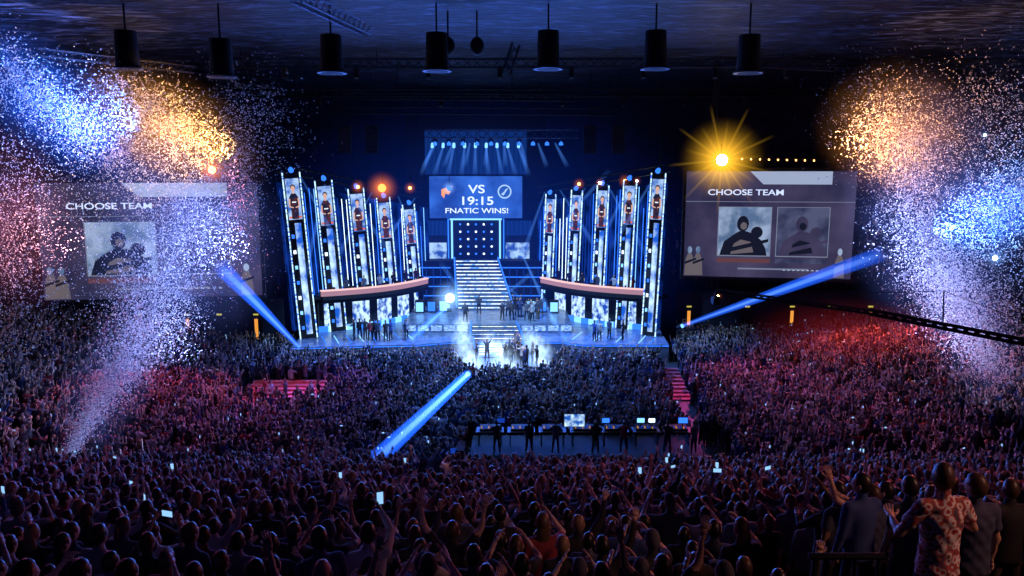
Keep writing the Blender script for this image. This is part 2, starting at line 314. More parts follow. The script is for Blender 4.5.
# ------------------------------------------------ seating tier, near block
b=MB(); y0,z0,sl=8.0,9.97,.345; RS=.85
def tz(k): return z0-k*RS*sl
for k in range(-3,31):
    y=y0+k*RS-RS/2; z=tz(k)
    if z>.1: b.box((0,y+RS/2,z/2),(60,RS,z),concrete)
b.box((0,34.4,.7),(60,.25,1.6),black); b.obj('seating_tier')
b=MB(); BX=2.95; ZB=11.8
for k in range(5):
    y=5.3+k*.9; z=ZB-k*.45; b.box((BX+3.6,y+.45,z/2+2),(7.2,.9,z-4),concrete)
for x in(BX-.35,BX,BX+.2): b.cyl((x,6.1,ZB-.1),(x,6.1,ZB+.72),.018,n=6,mt=dark)
b.cyl((BX-.4,6.1,ZB+.72),(BX+.25,6.1,ZB+.72),.03,n=8,mt=dark); b.obj('seating_block')
pts=[];rot=[];sc=[];ix=[]
for k in range(-2,30):
    y=y0+k*RS; z=tz(k); x=-.78*y-1
    while x<.78*y+1:
        x+=random.uniform(.44,.60)
        if BX-.25<x<11 and y<9.9: continue
        if -3.3<x+(.12*(y-24))<-2.1 and y>20: continue
        if y>30 and -2<x<12: continue
        if y>30.5 and abs(x)>9 and random.random()<.3: continue
        if random.random()<.04: continue
        pts.append((x,y+random.uniform(-.15,.15),z)); rot.append((random.uniform(-.05,.05),0,random.gauss(0,.25)+x/y*.4)); sc.append(random.uniform(.92,1.09)); ix.append(int(rng.choice(11,p=NW)))
scatter('audience_on_tier',pts,rot,sc,ix)
pts=[];rot=[];sc=[];ix=[]
for k in range(2,5):
    y=5.3+k*.9+.45; z=ZB-k*.45; x=BX-.2+.2*k
    while x<9.8:
        x+=random.uniform(.46,.6)
        if k==2 and 4.2<x<5.2: continue
        if k==2 and x<3.5: continue
        pts.append((x,y,z)); rot.append((0,0,random.gauss(.25,.25))); sc.append(random.uniform(.90,1.02)); ix.append(int(rng.choice([0,1,5,5,10,9])))
scatter('audience_on_block',pts,rot,sc,ix)
# floor crowd
b=MB()
for s in(-1,1):
    for k in range(21): x=24+k; b.box((s*(x+.5),54,(k*.16)/2+.005),(1,42,k*.16+.01),concrete)
b.obj('side_terrace')
pts=[];rot=[];sc=[];ix=[]
n=0
while n<7200:
    x=random.uniform(-43,43); y=random.uniform(36,69)
    if abs(x)>.72*y+2: continue
    if y>62.5 and -19<x<15: continue
    if y>65 and x<0: continue
    if y>59.5 and -18.5<x<13.5: continue
    if (x+.3)**2+(y-58)**2<4.0**2: continue
    if y<41.8 and -2.8<x<12: continue
    if x>10 and y<37.5+(x-10)*.25 and random.random()<.6: continue
    if x<-12 and y<38.5 and random.random()<.5: continue
    if abs(x-11.5-(y-50)*.1)<.8 and y>43: continue
    if -19.2<x<-12.6 and 45.5<y<53.5: continue
    z=int(max(0,abs(x)-24))*.16 if abs(x)>24 else 0
    pts.append((x,y,z+.01)); rot.append((0,0,math.atan2((x+1.5),(72-y))*.6+random.gauss(0,.3))); sc.append(random.uniform(.92,1.08)); ix.append(int(rng.choice(11,p=[.22,.1,.08,.12,.11,.10,.09,.03,.01,.02,.12]))); n+=1
for _ in range(34): pts.append((random.uniform(-18.7,-13),random.uniform(46.2,50.5),.02)); rot.append((0,0,random.uniform(0,6))); sc.append(1); ix.append(random.choice((0,5,10)))
scatter('audience_on_floor',pts,rot,sc,ix)
# ------------------------------------------------ stage
deck=pmat('stage_deck_gloss',(.16,.22,.34),.25,.0,scale=1.5)
riser_led=emat2('riser_led',(.02,.09,.6),(.4,.7,1),1.3,3,'noise',(1,1,4),.35,.65)
b=MB()
poly=[(-18.0,60.5),(-8,61.5),(-5,62.6),(4.2,62.6),(6,61.5),(13.0,61.5),(14.5,84),(-20,84)]
nn=len(poly); b.add([(x,y,0) for x,y in poly]+[(x,y,1.5) for x,y in poly],[tuple(range(nn,2*nn))]+[(i,(i+1)%nn,nn+(i+1)%nn,nn+i) for i in range(nn)],deck)
for i in range(5):
    a=Vector((*poly[i],1.35));c=Vector((*poly[i+1],1.35)); d=(c-a).normalized(); nrm=Vector((d.y,-d.x,0))*.03
    b.quad(a+nrm+Vector((0,0,.0)),c+nrm+Vector((0,0,.0)),c+nrm+Vector((0,0,.08)),a+nrm+Vector((0,0,.08)),led_blue)
for k in range(9):
    b.box((-16+k*1.0,63.2+k*.25,1.51),(.08,3.2,.02),led_cyan if k%2 else led_blue,Matrix.Rotation(.35,3,'Z')); b.box((12-k*.9,63.2+k*.25,1.51),(.08,3.2,.02),led_cyan if k%2 else led_blue,Matrix.Rotation(-.35,3,'Z'))
b.obj('stage_deck')
tread=pmat('stair_tread',(.10,.14,.22),.4); nosing=emat2('stair_nosing_led',(.1,.35,1),(.75,.9,1),1.7,2.5,'noise',(1,1,1),.38,.52)
def stairs(name,x0,x1,y0,y1,z0,z1,n,wb,wt):
    b=MB()
    for k in range(n):
        t=k/n; y=y0+(y1-y0)*t; z=z0+(z1-z0)*(k+1)/n; xc=x0+(x1-x0)*t; w=wb+(wt-wb)*t; dy=(y1-y0)/n
        b.box((xc,y+dy*.5,(z+z0)/2),(w,dy,z-z0+.02),tread); b.box((xc,y-.012,z-(z1-z0)/n*.3),(w*.94,.02,(z1-z0)/n*.32),nosing)
    for s in(-1,1):
        a=Vector((x0+s*wb/2,y0,z0+.25));c=Vector((x1+s*wt/2,y1,z1+.25)); b.cyl(a,c,.08,n=6,mt=led_blue)
    return b.obj(name)
stairs('stage_stairs',-2.6,-3.8,73,80,2.31,6.4,14,5.6,4.6)
b=MB(); b.box((-2.2,70.5,1.9),(15,9,.8),deck)
for x in np.arange(-9,5,1.15): b.box((x,65.98,1.95),(.95,.03,.5),riser_led)
for s in(-1,1):
    for j in range(3): b.box((-2.4+s*(4.2+j*1.1),72.2-j*.3,2.9),(.9,.7,1.2),black); b.box((-2.4+s*(4.2+j*1.1),71.83-j*.3,2.9),(.7,.02,.9),led_cyan if j!=1 else led_blue)
b.obj('stage_riser')
stairs('stage_stairs',-1.3,-1.6,63.2,66,1.51,2.3,4,4.5,4)
b=MB(); b.cyl((-.3,58,0),(-.3,58,.85),3.3,3.2,40,deck); b.box((-.8,61.4,.45),(4.0,3.4,.9),deck)
for k in range(5): b.box((-1,60.6+k*.5,.92+.1*k),(3.4,.3,.04),nosing)
b.obj('winners_platform')
stairs('stage_stairs',-.95,-1.2,61.6,63.2,.9,1.5,3,4.2,4.2)
cx=-3.9
scr=emat2('centre_screen_blue',(.015,.06,.34),(.04,.17,.75),.95,.35,'noise',(1,1,1),.35,.65,True)
b=MB(); b.box((cx,83.2,11.5),(15,.5,20),black)
b.box((cx,82.6,12.9),(10.4,.3,4.9),dark); b.box((cx,82.43,12.9),(10,.05,4.5),scr)
ring=emat('crest_ring',(.45,.7,1),1.0); core=emat('crest_core',(.03,.12,.5),.9)
b.cyl((cx+3.1,82.39,13.5),(cx+3.1,82.37,13.5),.75,.75,24,ring); b.cyl((cx+3.1,82.37,13.5),(cx+3.1,82.35,13.5),.6,.6,24,core)
b.add([(cx+2.7,82.34,13.2),(cx+3.0,82.34,13.1),(cx+3.5,82.34,13.9),(cx+3.2,82.34,13.75),(cx+3.05,82.34,13.5)],[(0,1,2,3,4)],ring)
lg=emat('emblem_orange',(1,.35,.12),1.1)
b.add([(cx-3.7,82.37,13.75),(cx-2.5,82.37,14.1),(cx-2.7,82.37,13.8),(cx-3.1,82.37,13.65),(cx-2.7,82.37,13.5),(cx-2.9,82.37,13.2),(cx-3.3,82.37,13.3),(cx-3.4,82.37,12.8),(cx-3.7,82.37,13.1)],[(0,1,2,3),(3,4,5,6),(0,3,6,7,8)],lg)
upm=emat2('upper_led_mesh',(.0,.004,.03),(.01,.06,.35),.8,1.5,'wave',(1.5,1,.2),.4,.8)
b.box((cx,82.9,17.6),(11,.05,4.6),upm)
for k in range(9): b.cyl((cx-4.6+k*1.15,82.6,18.6),(cx-4.6+k*1.15,82.3,18.2),.14,.16,8,led_cyan)
b.box((cx,82.4,8.35),(5.0,.2,4.3),black)
for i in range(5):
    for j in range(5): b.ell((cx-1.7+i*.85,82.2,6.8+j*.8),(.12,.1,.12),led_white if (i+j)%2 else led_blue,6,4)
sp=emat2('side_panel',(.02,.08,.4),(.45,.7,1),1.0,1.2,'noise',(1,1,1),.4,.6)
for s in(-1,1):
    b.box((cx+s*2.6,82.2,8.4),(.18,.3,4.4),led_cyan); b.box((cx+s*3.0,82.3,8.4),(.12,.3,4.4),led_blue)
    b.box((cx+s*4.5,82.2,7.0),(2.6,.3,2.0),sp); b.box((cx+s*4.6,82.2,9.6),(2.9,.2,1.6),upm)
b.box((cx,82.15,10.55),(5.6,.3,.16),led_cyan)
b.box((cx,81.2,3.9),(15,3.0,4.8),black)
for s in(-1,1):
    for j in range(4): b.box((cx+s*4.9,79.65,2.6+j*1.0),(4.6,.05,.10),led_blue)
    for j in range(6): b.box((cx+s*(2.9+j*.75),79.6,4.0),(.06,.05,3.6),led_dim)
cs=b.obj('stage_backdrop')
def text(body,loc,size,mt,parent,yaw=0,name='screen_text',align='CENTER'):
    c=bpy.data.curves.new(name,'FONT'); c.body=body; c.size=size; c.align_x=align; c.extrude=.005; c.materials.append(mt); c.offset=.012*size
    o=bpy.data.objects.new(name,c); scene.collection.objects.link(o); o.parent=parent; o.matrix_parent_inverse=parent.matrix_basis.inverted()
    o.matrix_basis=Matrix.Translation(loc)@Matrix.Rotation(yaw,4,'Z')@Matrix.Rotation(math.pi/2,4,'X')@Matrix.Diagonal((1.35,1,1,1)); return o
tw=emat('text_white',(.75,.9,1),1.2)
text('VS',(cx+.1,82.33,13.35),1.25,tw,cs,name='versus_text'); text('19:15',(cx+.1,82.33,12.1),1.25,tw,cs,name='score_text'); text('FNATIC WINS!',(cx+.1,82.33,11.2),.78,tw,cs,name='result_text')
b=MB()
b.truss(at(425,134,78),at(578,134,78),.8,steel,.06); b.truss(at(275,168,63),at(420,195,79),.6,dark,.05); b.truss(at(540,190,79),at(668,168,64),.6,dark,.05)
b.truss(at(330,110,72),at(620,112,72),.6,dark,.06); b.truss(at(345,96,66),at(575,98,66),.5,dark,.05)
for u in range(435,575,14): p=at(u,140,78); b.box(p,(.4,.4,.5),black); b.cyl(p,p+Vector((0,-.1,-.5)),.16,.22,8,led_blue)
for u,v,Y in((300,168,64),(420,190,78),(540,188,78),(660,168,64),(440,132,78),(570,132,78),(340,108,72),(610,110,72)):
    p=at(u,v,Y); b.cyl(p,(p.x,p.y,ZC-.02),.03,n=5,mt=dark)
for u in(345,372,590,618):
    p=at(u,128,70)
    for j in range(6): b.box(p+Vector((0,-.05*j*j*.3,-.42*j)),(1.1,.6,.38),black)
    b.cyl(p,(p.x,p.y,ZC-.02),.03,n=5,mt=dark)
b.obj('stage_lighting_truss')
poster_bg=emat2('poster_backlit',(.05,.16,.6),(.45,.65,1),1.0,1.5,'noise'); fig_dark=emat2('poster_jersey',(.01,.015,.05),(.10,.03,.04),1,2.5,'noise'); fig_skin=emat('poster_face',(.8,.46,.36),.95); poster_txt=emat('poster_lettering',(.8,.92,1),1.1); fig_hair=emat('poster_hair',(.03,.02,.03),1); poster_red=emat('poster_accent_red',(.9,.18,.10),.9)
strip=emat2('tower_strip',(.01,.09,.7),(.55,.85,1),1.7,2.6,'noise',(1,1,2.2),.36,.54)
panelm=emat2('tower_panel',(.01,.09,.55),(.55,.8,1),1.3,1.3,'noise',(1,1,.6),.40,.60)
def tower(u,vt,Y,zb,w,yaw,lean):
    top=at(u,vt,Y); h=top.z-zb; b=MB()
    b.box((0,0,h/2),(w,.35,h),black)
    for s in(-1,1): b.box((s*w*.5,-.2,h/2),(.09,.1,h),strip)
    b.box((0,-.2,h-2.2),(w*.78,.06,3.4),poster_bg)
    b.ell((0,-.24,h-1.22),(.2,.02,.24),fig_hair,14,10); b.ell((0,-.26,h-1.32),(.16,.02,.22),fig_skin,14,10); b.cyl((0,-.245,h-1.75),(0,-.245,h-1.45),.08,.08,8,fig_skin)
    b.add([(-w*.20,-.25,h-3.85),(w*.20,-.25,h-3.85),(w*.22,-.25,h-2.9),(w*.27,-.25,h-2.05),(w*.12,-.25,h-1.72),(-w*.12,-.25,h-1.72),(-w*.27,-.25,h-2.05),(-w*.22,-.25,h-2.9)],[tuple(range(8))],fig_dark)
    for s in(-1,1): b.cyl((s*w*.25,-.255,h-2.15),(s*w*.28,-.255,h-2.8),.07,.06,6,fig_skin); b.cyl((s*w*.28,-.255,h-2.8),(s*w*.06,-.262,h-2.9),.06,.05,6,fig_skin)
    b.box((0,-.26,h-2.45),(w*.24,.01,.10),poster_txt); b.box((0,-.24,h-3.7),(w*.7,.01,.16),poster_red)
    b.box((w*.08,-.2,(h-4.2)/2+.2),(w*.36,.06,(h-4.6)),panelm)
    for j in range(7): b.box((-w*.27,-.22,1+j*(h-5)/7),(w*.16,.04,.3),(led_blue,led_cyan,led_white)[j%3])
    b.box((0,-.1,h+.3),(.45,.45,.5),black); b.cyl((0,-.25,h+.3),(0,-.6,h+.15),.17,.22,10,led_blue)
    M=Matrix.Translation((top.x-lean*h*.8,Y,zb))@Matrix.Rotation(yaw,4,'Z')@Matrix.Rotation(lean,4,'Y'); b.obj('led_tower',M=M)
for u,vt,Y,w in((293,172,64,1.4),(325,180,67,1.45),(357,188,70,1.4),(384,197,73,1.25),(409,204,76,1.2)): tower(u,vt,Y,1.5,w,.4,-.065)
for u,vt,Y,w in((658,173,65,1.2),(630,180,68,1.15),(603,185,71,1.1),(577,190,74,1.1),(551,194,77,1.05)): tower(u,vt,Y,1.5,w,-.4,.035)
wingm=emat2('wing_led_mesh',(.0,.003,.02),(.006,.04,.35),.9,1.1,'noise',(1,1,.5),.4,.75)
for nm,(a,c) in {'wing_led_wall':(at(276,182,67),at(428,208,81)),'wing_led_wall.001':(at(538,202,81),at(668,182,68))}.items():
    b=MB(); a0=Vector((a.x*.96,a.y,1.5)); c0=Vector((c.x*.98,c.y,1.5)); b.quad(a0,c0,c,a,wingm)
    for k in range(1,36):
        t=(k+random.uniform(-.2,.2))/36; p=a0.lerp(c0,t)+Vector((0,-.6,0)); q=a.lerp(c,t)+Vector((0,-.6,-random.choice((0,.5,2)))); b.cyl(p,q,.035,n=5,mt=random.choice((led_blue,led_dim,led_cyan,led_blue,led_white)))
    b.obj(nm)
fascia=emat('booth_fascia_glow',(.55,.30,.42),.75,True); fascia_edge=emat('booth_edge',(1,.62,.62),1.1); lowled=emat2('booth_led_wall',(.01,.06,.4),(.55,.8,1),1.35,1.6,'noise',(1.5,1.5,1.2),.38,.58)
seatpts=[]
def booth(p0,p1,bulge):
    b=MB(); p0=Vector(p0);p1=Vector(p1); d=(p1-p0); nrm=Vector((d.y,-d.x,0)).normalized()
    if nrm.y>0: nrm=-nrm
    N=14; C=[p0+d*(k/N)+nrm*bulge*math.sin(math.pi*k/N) for k in range(N+1)]; up=Vector((0,0,1)); bk=-nrm
    for k in range(N):
        a,c=C[k],C[k+1]
        def ring(off0,off1,z0,z1,mt):
            A=[a+bk*off0+up*z0,c+bk*off0+up*z0,c+bk*off0+up*z1,a+bk*off0+up*z1,a+bk*off1+up*z0,c+bk*off1+up*z0,c+bk*off1+up*z1,a+bk*off1+up*z1]
            b.add(A,[(0,1,2,3),(5,4,7,6),(4,0,3,7),(1,5,6,2),(3,2,6,7),(4,5,1,0)],mt)
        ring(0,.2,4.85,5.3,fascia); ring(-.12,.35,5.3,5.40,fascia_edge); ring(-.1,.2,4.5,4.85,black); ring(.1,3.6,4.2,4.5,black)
        ring(1.5,1.7,1.6,4.1,lowled if k%3 else black); ring(.9,1.15,1.52,2.0,led_cyan if k%2 else led_blue)
        ring(.45,1.0,5.0,5.1,dark)
        if k%2==1:
            m=(a+c)/2+bk*.8; b.box(m+up*5.35,(.55,.05,.36),black); b.box(m+up*5.35+bk*.04,(.5,.02,.3),led_blue)
            seatpts.append((a+c)/2+bk*1.6+up*4.5)
    b.box(C[0]+bk*1.2+up*3,(.5,.5,2.95),dark); b.box(C[N]+bk*1.2+up*3,(.5,.5,2.95),dark)
    b.obj('player_booth')
booth((-16.6,65.5,0),(-8.2,73.5,0),1.3); booth((2.8,74,0),(12.0,66.2,0),1.3)
pl=seatpts; scatter('player_team',pl,[(0,0,math.pi+ (.6 if p.x<-3 else -.6)) for p in pl],[1]*len(pl),[random.choice((0,5,10)) for _ in pl])
pts=[];rot=[];ix=[]
for k in range(18):
    a=random.uniform(0,6.28); r=random.uniform(.6,2.8); pts.append((-.3+math.cos(a)*r,57.8+math.sin(a)*r,.86)); rot.append((0,0,random.uniform(0,6.28))); ix.append(random.choice((2,7,4,3,2,0)))
for k in range(12): pts.append((random.uniform(-6,3.5),random.uniform(66.8,71),2.31)); rot.append((0,0,math.pi+random.gauss(0,.5))); ix.append(random.choice((0,2,5,10)))
for k in range(14): pts.append((random.choice((random.uniform(-15,-8),random.uniform(6,12))),random.uniform(62.2,63.6),1.52)); rot.append((0,0,random.uniform(0,6.28))); ix.append(random.choice((0,5,10)))
scatter('winning_team',pts,rot,[1.03]*len(pts),ix)
gold=pmat('trophy_silver',(.8,.75,.6),.2,1)
b=MB(); b.loft([((-.3,57,.85),.3,.3),((-.3,57,1.9),.28,.28)],black,16); b.loft([((-.3,57,1.9),.16,.16),((-.3,57,2.0),.05,.05),((-.3,57,2.2),.05,.05),((-.3,57,2.35),.2,.2),((-.3,57,2.7),.26,.26)],gold,16)
for s in(-1,1): b.cyl((-.3+s*.24,57,2.6),(-.3+s*.4,57,2.5),.025,n=6,mt=gold); b.cyl((-.3+s*.4,57,2.5),(-.3+s*.2,57,2.35),.025,n=6,mt=gold)
b.obj('trophy_cup')
# ------------------------------------------------ side screens
def sidescreen(u,v,Y,w,h,yaw):
    c=at(u,v,Y); M=Matrix.Translation(c)@Matrix.Rotation(yaw,4,'Z'); b=MB()
    bg=emat2('screen_background',(.025,.025,.075),(.09,.075,.16),.8,.25,'noise',(1,1,1),.35,.7,True)
    lt=emat2('screen_portrait_panel',(.10,.17,.32),(.36,.46,.68),.9,.6,'noise'); gr=emat('screen_outline',(.3,.34,.5),.6); wh=emat('screen_bar_white',(.42,.5,.72),.8); dk=emat('screen_dark',(.008,.010,.025),1.0); md=emat2('screen_mid',(.03,.035,.09),(.09,.10,.2),.9,.5,'noise'); rd=emat('screen_accent',(.2,.08,.10),.6); tan=emat('screen_armour_tan',(.13,.11,.13),1.0)
    b.box((0,.2,0),(w+.5,.4,h+.5),black); b.box((0,-.02,0),(w,.04,h),bg)
    def P(x0,y0,x1,y1,m,d=.05): b.box(((x0+x1)/2*w-w/2,-d,h/2-(y0+y1)/2*h),((x1-x0)*w,.01,(y1-y0)*h),m)
    def G(pts,m,d=.08): b.add([(x*w-w/2,-d,h/2-y*h) for x,y in pts],[tuple(range(len(pts)))],m)
    G([(.38,.0),(.86,.0),(.86,.12),(.46,.12)],wh,.05)
    P(.0,.28,1,.285,gr); P(.20,.33,.52,.80,gr); P(.205,.335,.515,.79,lt,.06); P(.55,.33,.86,.80,gr); P(.555,.335,.855,.79,md,.06)
    for ox,mm,m2 in((0,dk,tan),(.35,bg,dk)):
        G([(.215+ox,.79),(.24+ox,.66),(.29+ox,.60),(.33+ox,.56),(.37+ox,.56),(.41+ox,.58),(.46+ox,.64),(.49+ox,.72),(.50+ox,.79)],mm)
        G([(.28+ox,.78),(.30+ox,.68),(.34+ox,.64),(.40+ox,.66),(.42+ox,.76)],m2,.085)
        b.ell(((.35+ox)*w-w/2,-.09,h/2-.49*h),(.036*w,.01,.075*h),mm,12,8); b.ell(((.355+ox)*w-w/2,-.10,h/2-.51*h),(.020*w,.01,.035*h),m2,12,8)
        b.ell(((.435+ox)*w-w/2,-.09,h/2-.57*h),(.035*w,.01,.055*h),mm,12,8)
        G([(.22+ox,.74),(.40+ox,.67),(.505+ox,.63),(.505+ox,.66),(.40+ox,.71),(.23+ox,.775)],mm,.105)
    P(.2,.82,.52,.86,rd,.05); P(.55,.82,.86,.86,md,.05); P(.33,.91,.75,.925,gr,.05)
    for bx in(.035,.085,.93): 
        G([(bx-.03,.99),(bx-.025,.84),(bx-.012,.78),(bx+.012,.78),(bx+.025,.84),(bx+.032,.99)],tan,.07); b.ell((bx*w-w/2,-.08,h/2-.745*h),(.014*w,.01,.035*h),lt,10,6); G([(bx-.03,.86),(bx+.04,.82),(bx+.04,.84),(bx-.03,.885)],dk,.09)
    for k in range(8): P(.6+.028*k,.92,.615+.028*k,.93,wh,.06)
    o=b.obj('side_video_screen',M=M)
    text('CHOOSE TEAM',M@Vector((-w*.37,-.12,h*.28)),h*.075,emat('screen_title',(.6,.7,1),1.2),o,yaw,'title_text','LEFT')
    t=MB()
    for s in(-1,1):
        t.truss(M@Vector((s*w*.35,.3,h/2+.3)),Vector(((M@Vector((s*w*.35,.3,0))).x,(M@Vector((0,.3,0))).y,ZC)),.3,black,.03)
    t.truss(M@Vector((-w/2-.5,.3,h/2+.5)),M@Vector((w/2+.5,.3,h/2+.5)),.5,dark,.03); t.obj('screen_hanging_truss')
sidescreen(152,241,60,16.4,9.1,.16); sidescreen(768,225,61,13.0,8.5,-.16)
for nm,x0,x1,y in(('grandstand_base',-45,-20.5,67),('grandstand_base',15.5,45,71)):
    b=MB(); b.box(((x0+x1)/2,y+1,2.2),(x1-x0,2,4.4),wallm)
    for k in range(7): b.box(((x0+x1)/2,y+2.5+k,(4.4+k*.9)/2),(x1-x0,1,4.4+k*.9),concrete)
    n=7; ex=emat('exit_sign',(.7,.6,.1),.7)
    for k in range(n):
        x=x0+2+(x1-x0-4)*k/(n-1)+random.uniform(-.8,.8)
        b.box((x,y-.02,1.3),(1.2,.06,2.6),dark)
        if k%2==0: b.box((x,y-.06,1.6),(.3,.03,2.0),amber)  # glowing strips in place of doorway light and reflected amber streaks
        b.box((x,y-.05,3.0),(.45,.04,.15),ex)
    b.cyl((x0,y,5.4),(x1,y,5.4),.03,n=6,mt=dark)
    for x in np.arange(x0,x1,2): b.cyl((x,y,4.4),(x,y,5.4),.02,n=5,mt=dark)
    b.obj(nm)
pts=[];rot=[];ix=[];sc=[]
for x0,x1,y in((-44,-21,67),(16,44,71)):
    for k in range(0,7):
        for x in np.arange(x0,x1,.7):
            if random.random()<.75: pts.append((x,y+2.5+k,4.42+k*.9)); rot.append((0,0,random.gauss(0,.2)+(1.2 if x>0 else -1.2))); sc.append(1); ix.append(random.choice((0,1,2,3,5,10)))
scatter('audience_on_grandstand',pts,rot,sc,ix)
redm=pmat('red_lit_steps',(.8,.2,.22),.8)  # red light on the steps is put into their colour
for (x,y,w,n) in((-15.9,50.6,5.6,6),(11.7,51,1.5,9)):
    b=MB()
    for k in range(n): b.box((x,y+k*.55,.06+.06*k),(w,.5,.12+.12*k),redm)
    if n==6: b.box((x,48,.01),(w+.6,4.6,.02),redm)  # floor slab coloured as a pool of red light
    b.obj('aisle_steps')
b=MB(); om=pmat('orange_lit_stairs',(.6,.2,.06),.8)  # orange light on the stairs is painted into this colour
for k in range(17,27): y=y0+k*RS; b.box((-2.7-.12*(y-24),y,tz(k)+.02),(1.0,.8,.04),om)
b.obj('lit_aisle_treads')
# ------------------------------------------------ FOH desk
b=MB(); b.box((4,39.3,.5),(12.4,3.6,1.0),black)
for k in range(7):
    x=-1.2+k*1.7; b.box((x,39.8,1.75),(1.5,.9,.1),dark); b.box((x-.6,39.8,1.35),(.06,.8,.7),dark); b.box((x+.6,39.8,1.35),(.06,.8,.7),dark)
    b.box((x,39.9,1.88),(1.1,.6,.12),dark,Matrix.Rotation(.15,3,'X'))
    for j in range(8): b.box((x-.45+j*.13,39.75,1.96),(.04,.35,.02),led_dim if j%3 else amber)
for x,w,mt in((3.4,1.1,emat2('monitor_picture',(.01,.1,.5),(.6,.85,1),1.1,3,'noise')),(7.0,.4,led_cyan),(7.6,.35,led_white),(9.3,.5,led_blue),(5.1,.4,led_blue),(-.6,.4,led_dim)):
    b.box((x,39.75,2.35),(w+.08,.06,w*.62+.08),black); b.box((x,39.71,2.35),(w,.02,w*.62),mt); b.cyl((x,39.8,1.8),(x,39.8,2.1),.04,n=6,mt=dark)
b.obj('mixing_desk')
scatter('desk_operators',[(x,38.4,1.0) for x in(-.8,.9,2.3,4.4,5.9,8.2,9.6)],[(0,0,random.gauss(0,.3)) for _ in range(7)],[1]*7,[5,0,5,10,5,5,0])
k=19; p=Vector((-1.75,y0+k*RS,tz(k))); b=MB(); b.box(p+Vector((0,0,.25)),(1.6,1.6,.5),black); q=p+Vector((0,.3,.5))
for a in(0,2.1,4.2): b.cyl(q+Vector((math.cos(a)*.5,math.sin(a)*.5,0)),q+Vector((0,0,1.3)),.03,n=6,mt=dark)
b.box(q+Vector((0,0,1.5)),(.28,.55,.32),black); b.cyl(q+Vector((0,.27,1.5)),q+Vector((0,.75,1.5)),.12,.15,12,black); b.box(q+Vector((-.2,-.1,1.6)),(.22,.06,.16),led_dim); b.cyl(q+Vector((0,-.2,1.4)),q+Vector((.25,-.6,1.2)),.015,n=5,mt=dark); b.obj('broadcast_camera')
scatter('camera_operator',[tuple(p+Vector((0,-.45,.5)))],[(0,0,0)],[1],[5])
# ------------------------------------------------ camera crane
b=MB(); A=at(1075,352,29);B=at(870,312,34);Cc=at(716,291,40)
b.truss(A,B,.20,black,.06,.4); b.truss(B,Cc,.16,black,.045,.4); base=A+(B-A)*.1
mid=at(943,322,32.3); b.cyl(mid,at(944,291,32.3),.03,n=5,mt=dark); b.cyl(at(944,291,32.3),at(1075,340,29),.012,n=4,mt=dark); b.cyl(at(944,291,32.3),at(760,296,38),.012,n=4,mt=dark)
b.cyl((base.x,base.y,2),(base.x,base.y,base.z),.12,n=8,mt=black)
for a in(0,2.1,4.2): b.cyl((base.x+math.cos(a)*1.2,base.y+math.sin(a)*1.2,z0-(base.y-y0)*sl),(base.x,base.y,base.z-2),.05,n=6,mt=black)
b.box(Cc+Vector((0,0,-.5)),(.35,.5,.4),black); b.cyl(Cc+Vector((0,.2,-.5)),Cc+Vector((0,.55,-.5)),.13,n=10,mt=black); b.cyl(Cc,Cc+Vector((0,0,-.4)),.06,n=6,mt=black); b.obj('camera_crane')
# ------------------------------------------------ foreground spectators
def hero(name,me,loc,rz,s=1):
    o=bpy.data.objects.new(name,me); scene.collection.objects.link(o); o.location=loc; o.rotation_euler=(0,0,rz); o.scale=(s,)*3; return o
hk=dict(skin=hero_skin,hair=hero_hair)
m1=person('spectator_printed_shirt_mesh',((-.55,.15,-.8),(.35,.9,.1),Vector((0,0,1))),((.55,.15,-.8),(-.35,.9,.15),Vector((0,0,1))),shirt=plaid,vox=.012,headyaw=-.5,hd=(28,22),curl=.7,**hk)
m2=person('spectator_dark_shirt_mesh',((-.35,.3,-.9),(-.15,.9,-.1),Vector((0,0,-1))),dn(1),shirt=denim,vox=.012,headyaw=.35,hd=(28,22),curl=.5,**hk)
m3=person('spectator_waving_mesh',upB(-1),dn(1),shirt=denim,vox=.014,headyaw=.1,hd=(24,18),curl=.3,**hk)
hero('spectator_printed_shirt',m1,(3.78,6.3,ZB-.45),.15,1.08); hero('spectator_dark_shirt',m2,(4.62,7.15,ZB-.9),.1,1.08); hero('spectator_waving',m3,(4.15,8.25,ZB-1.35),.1,1.0)
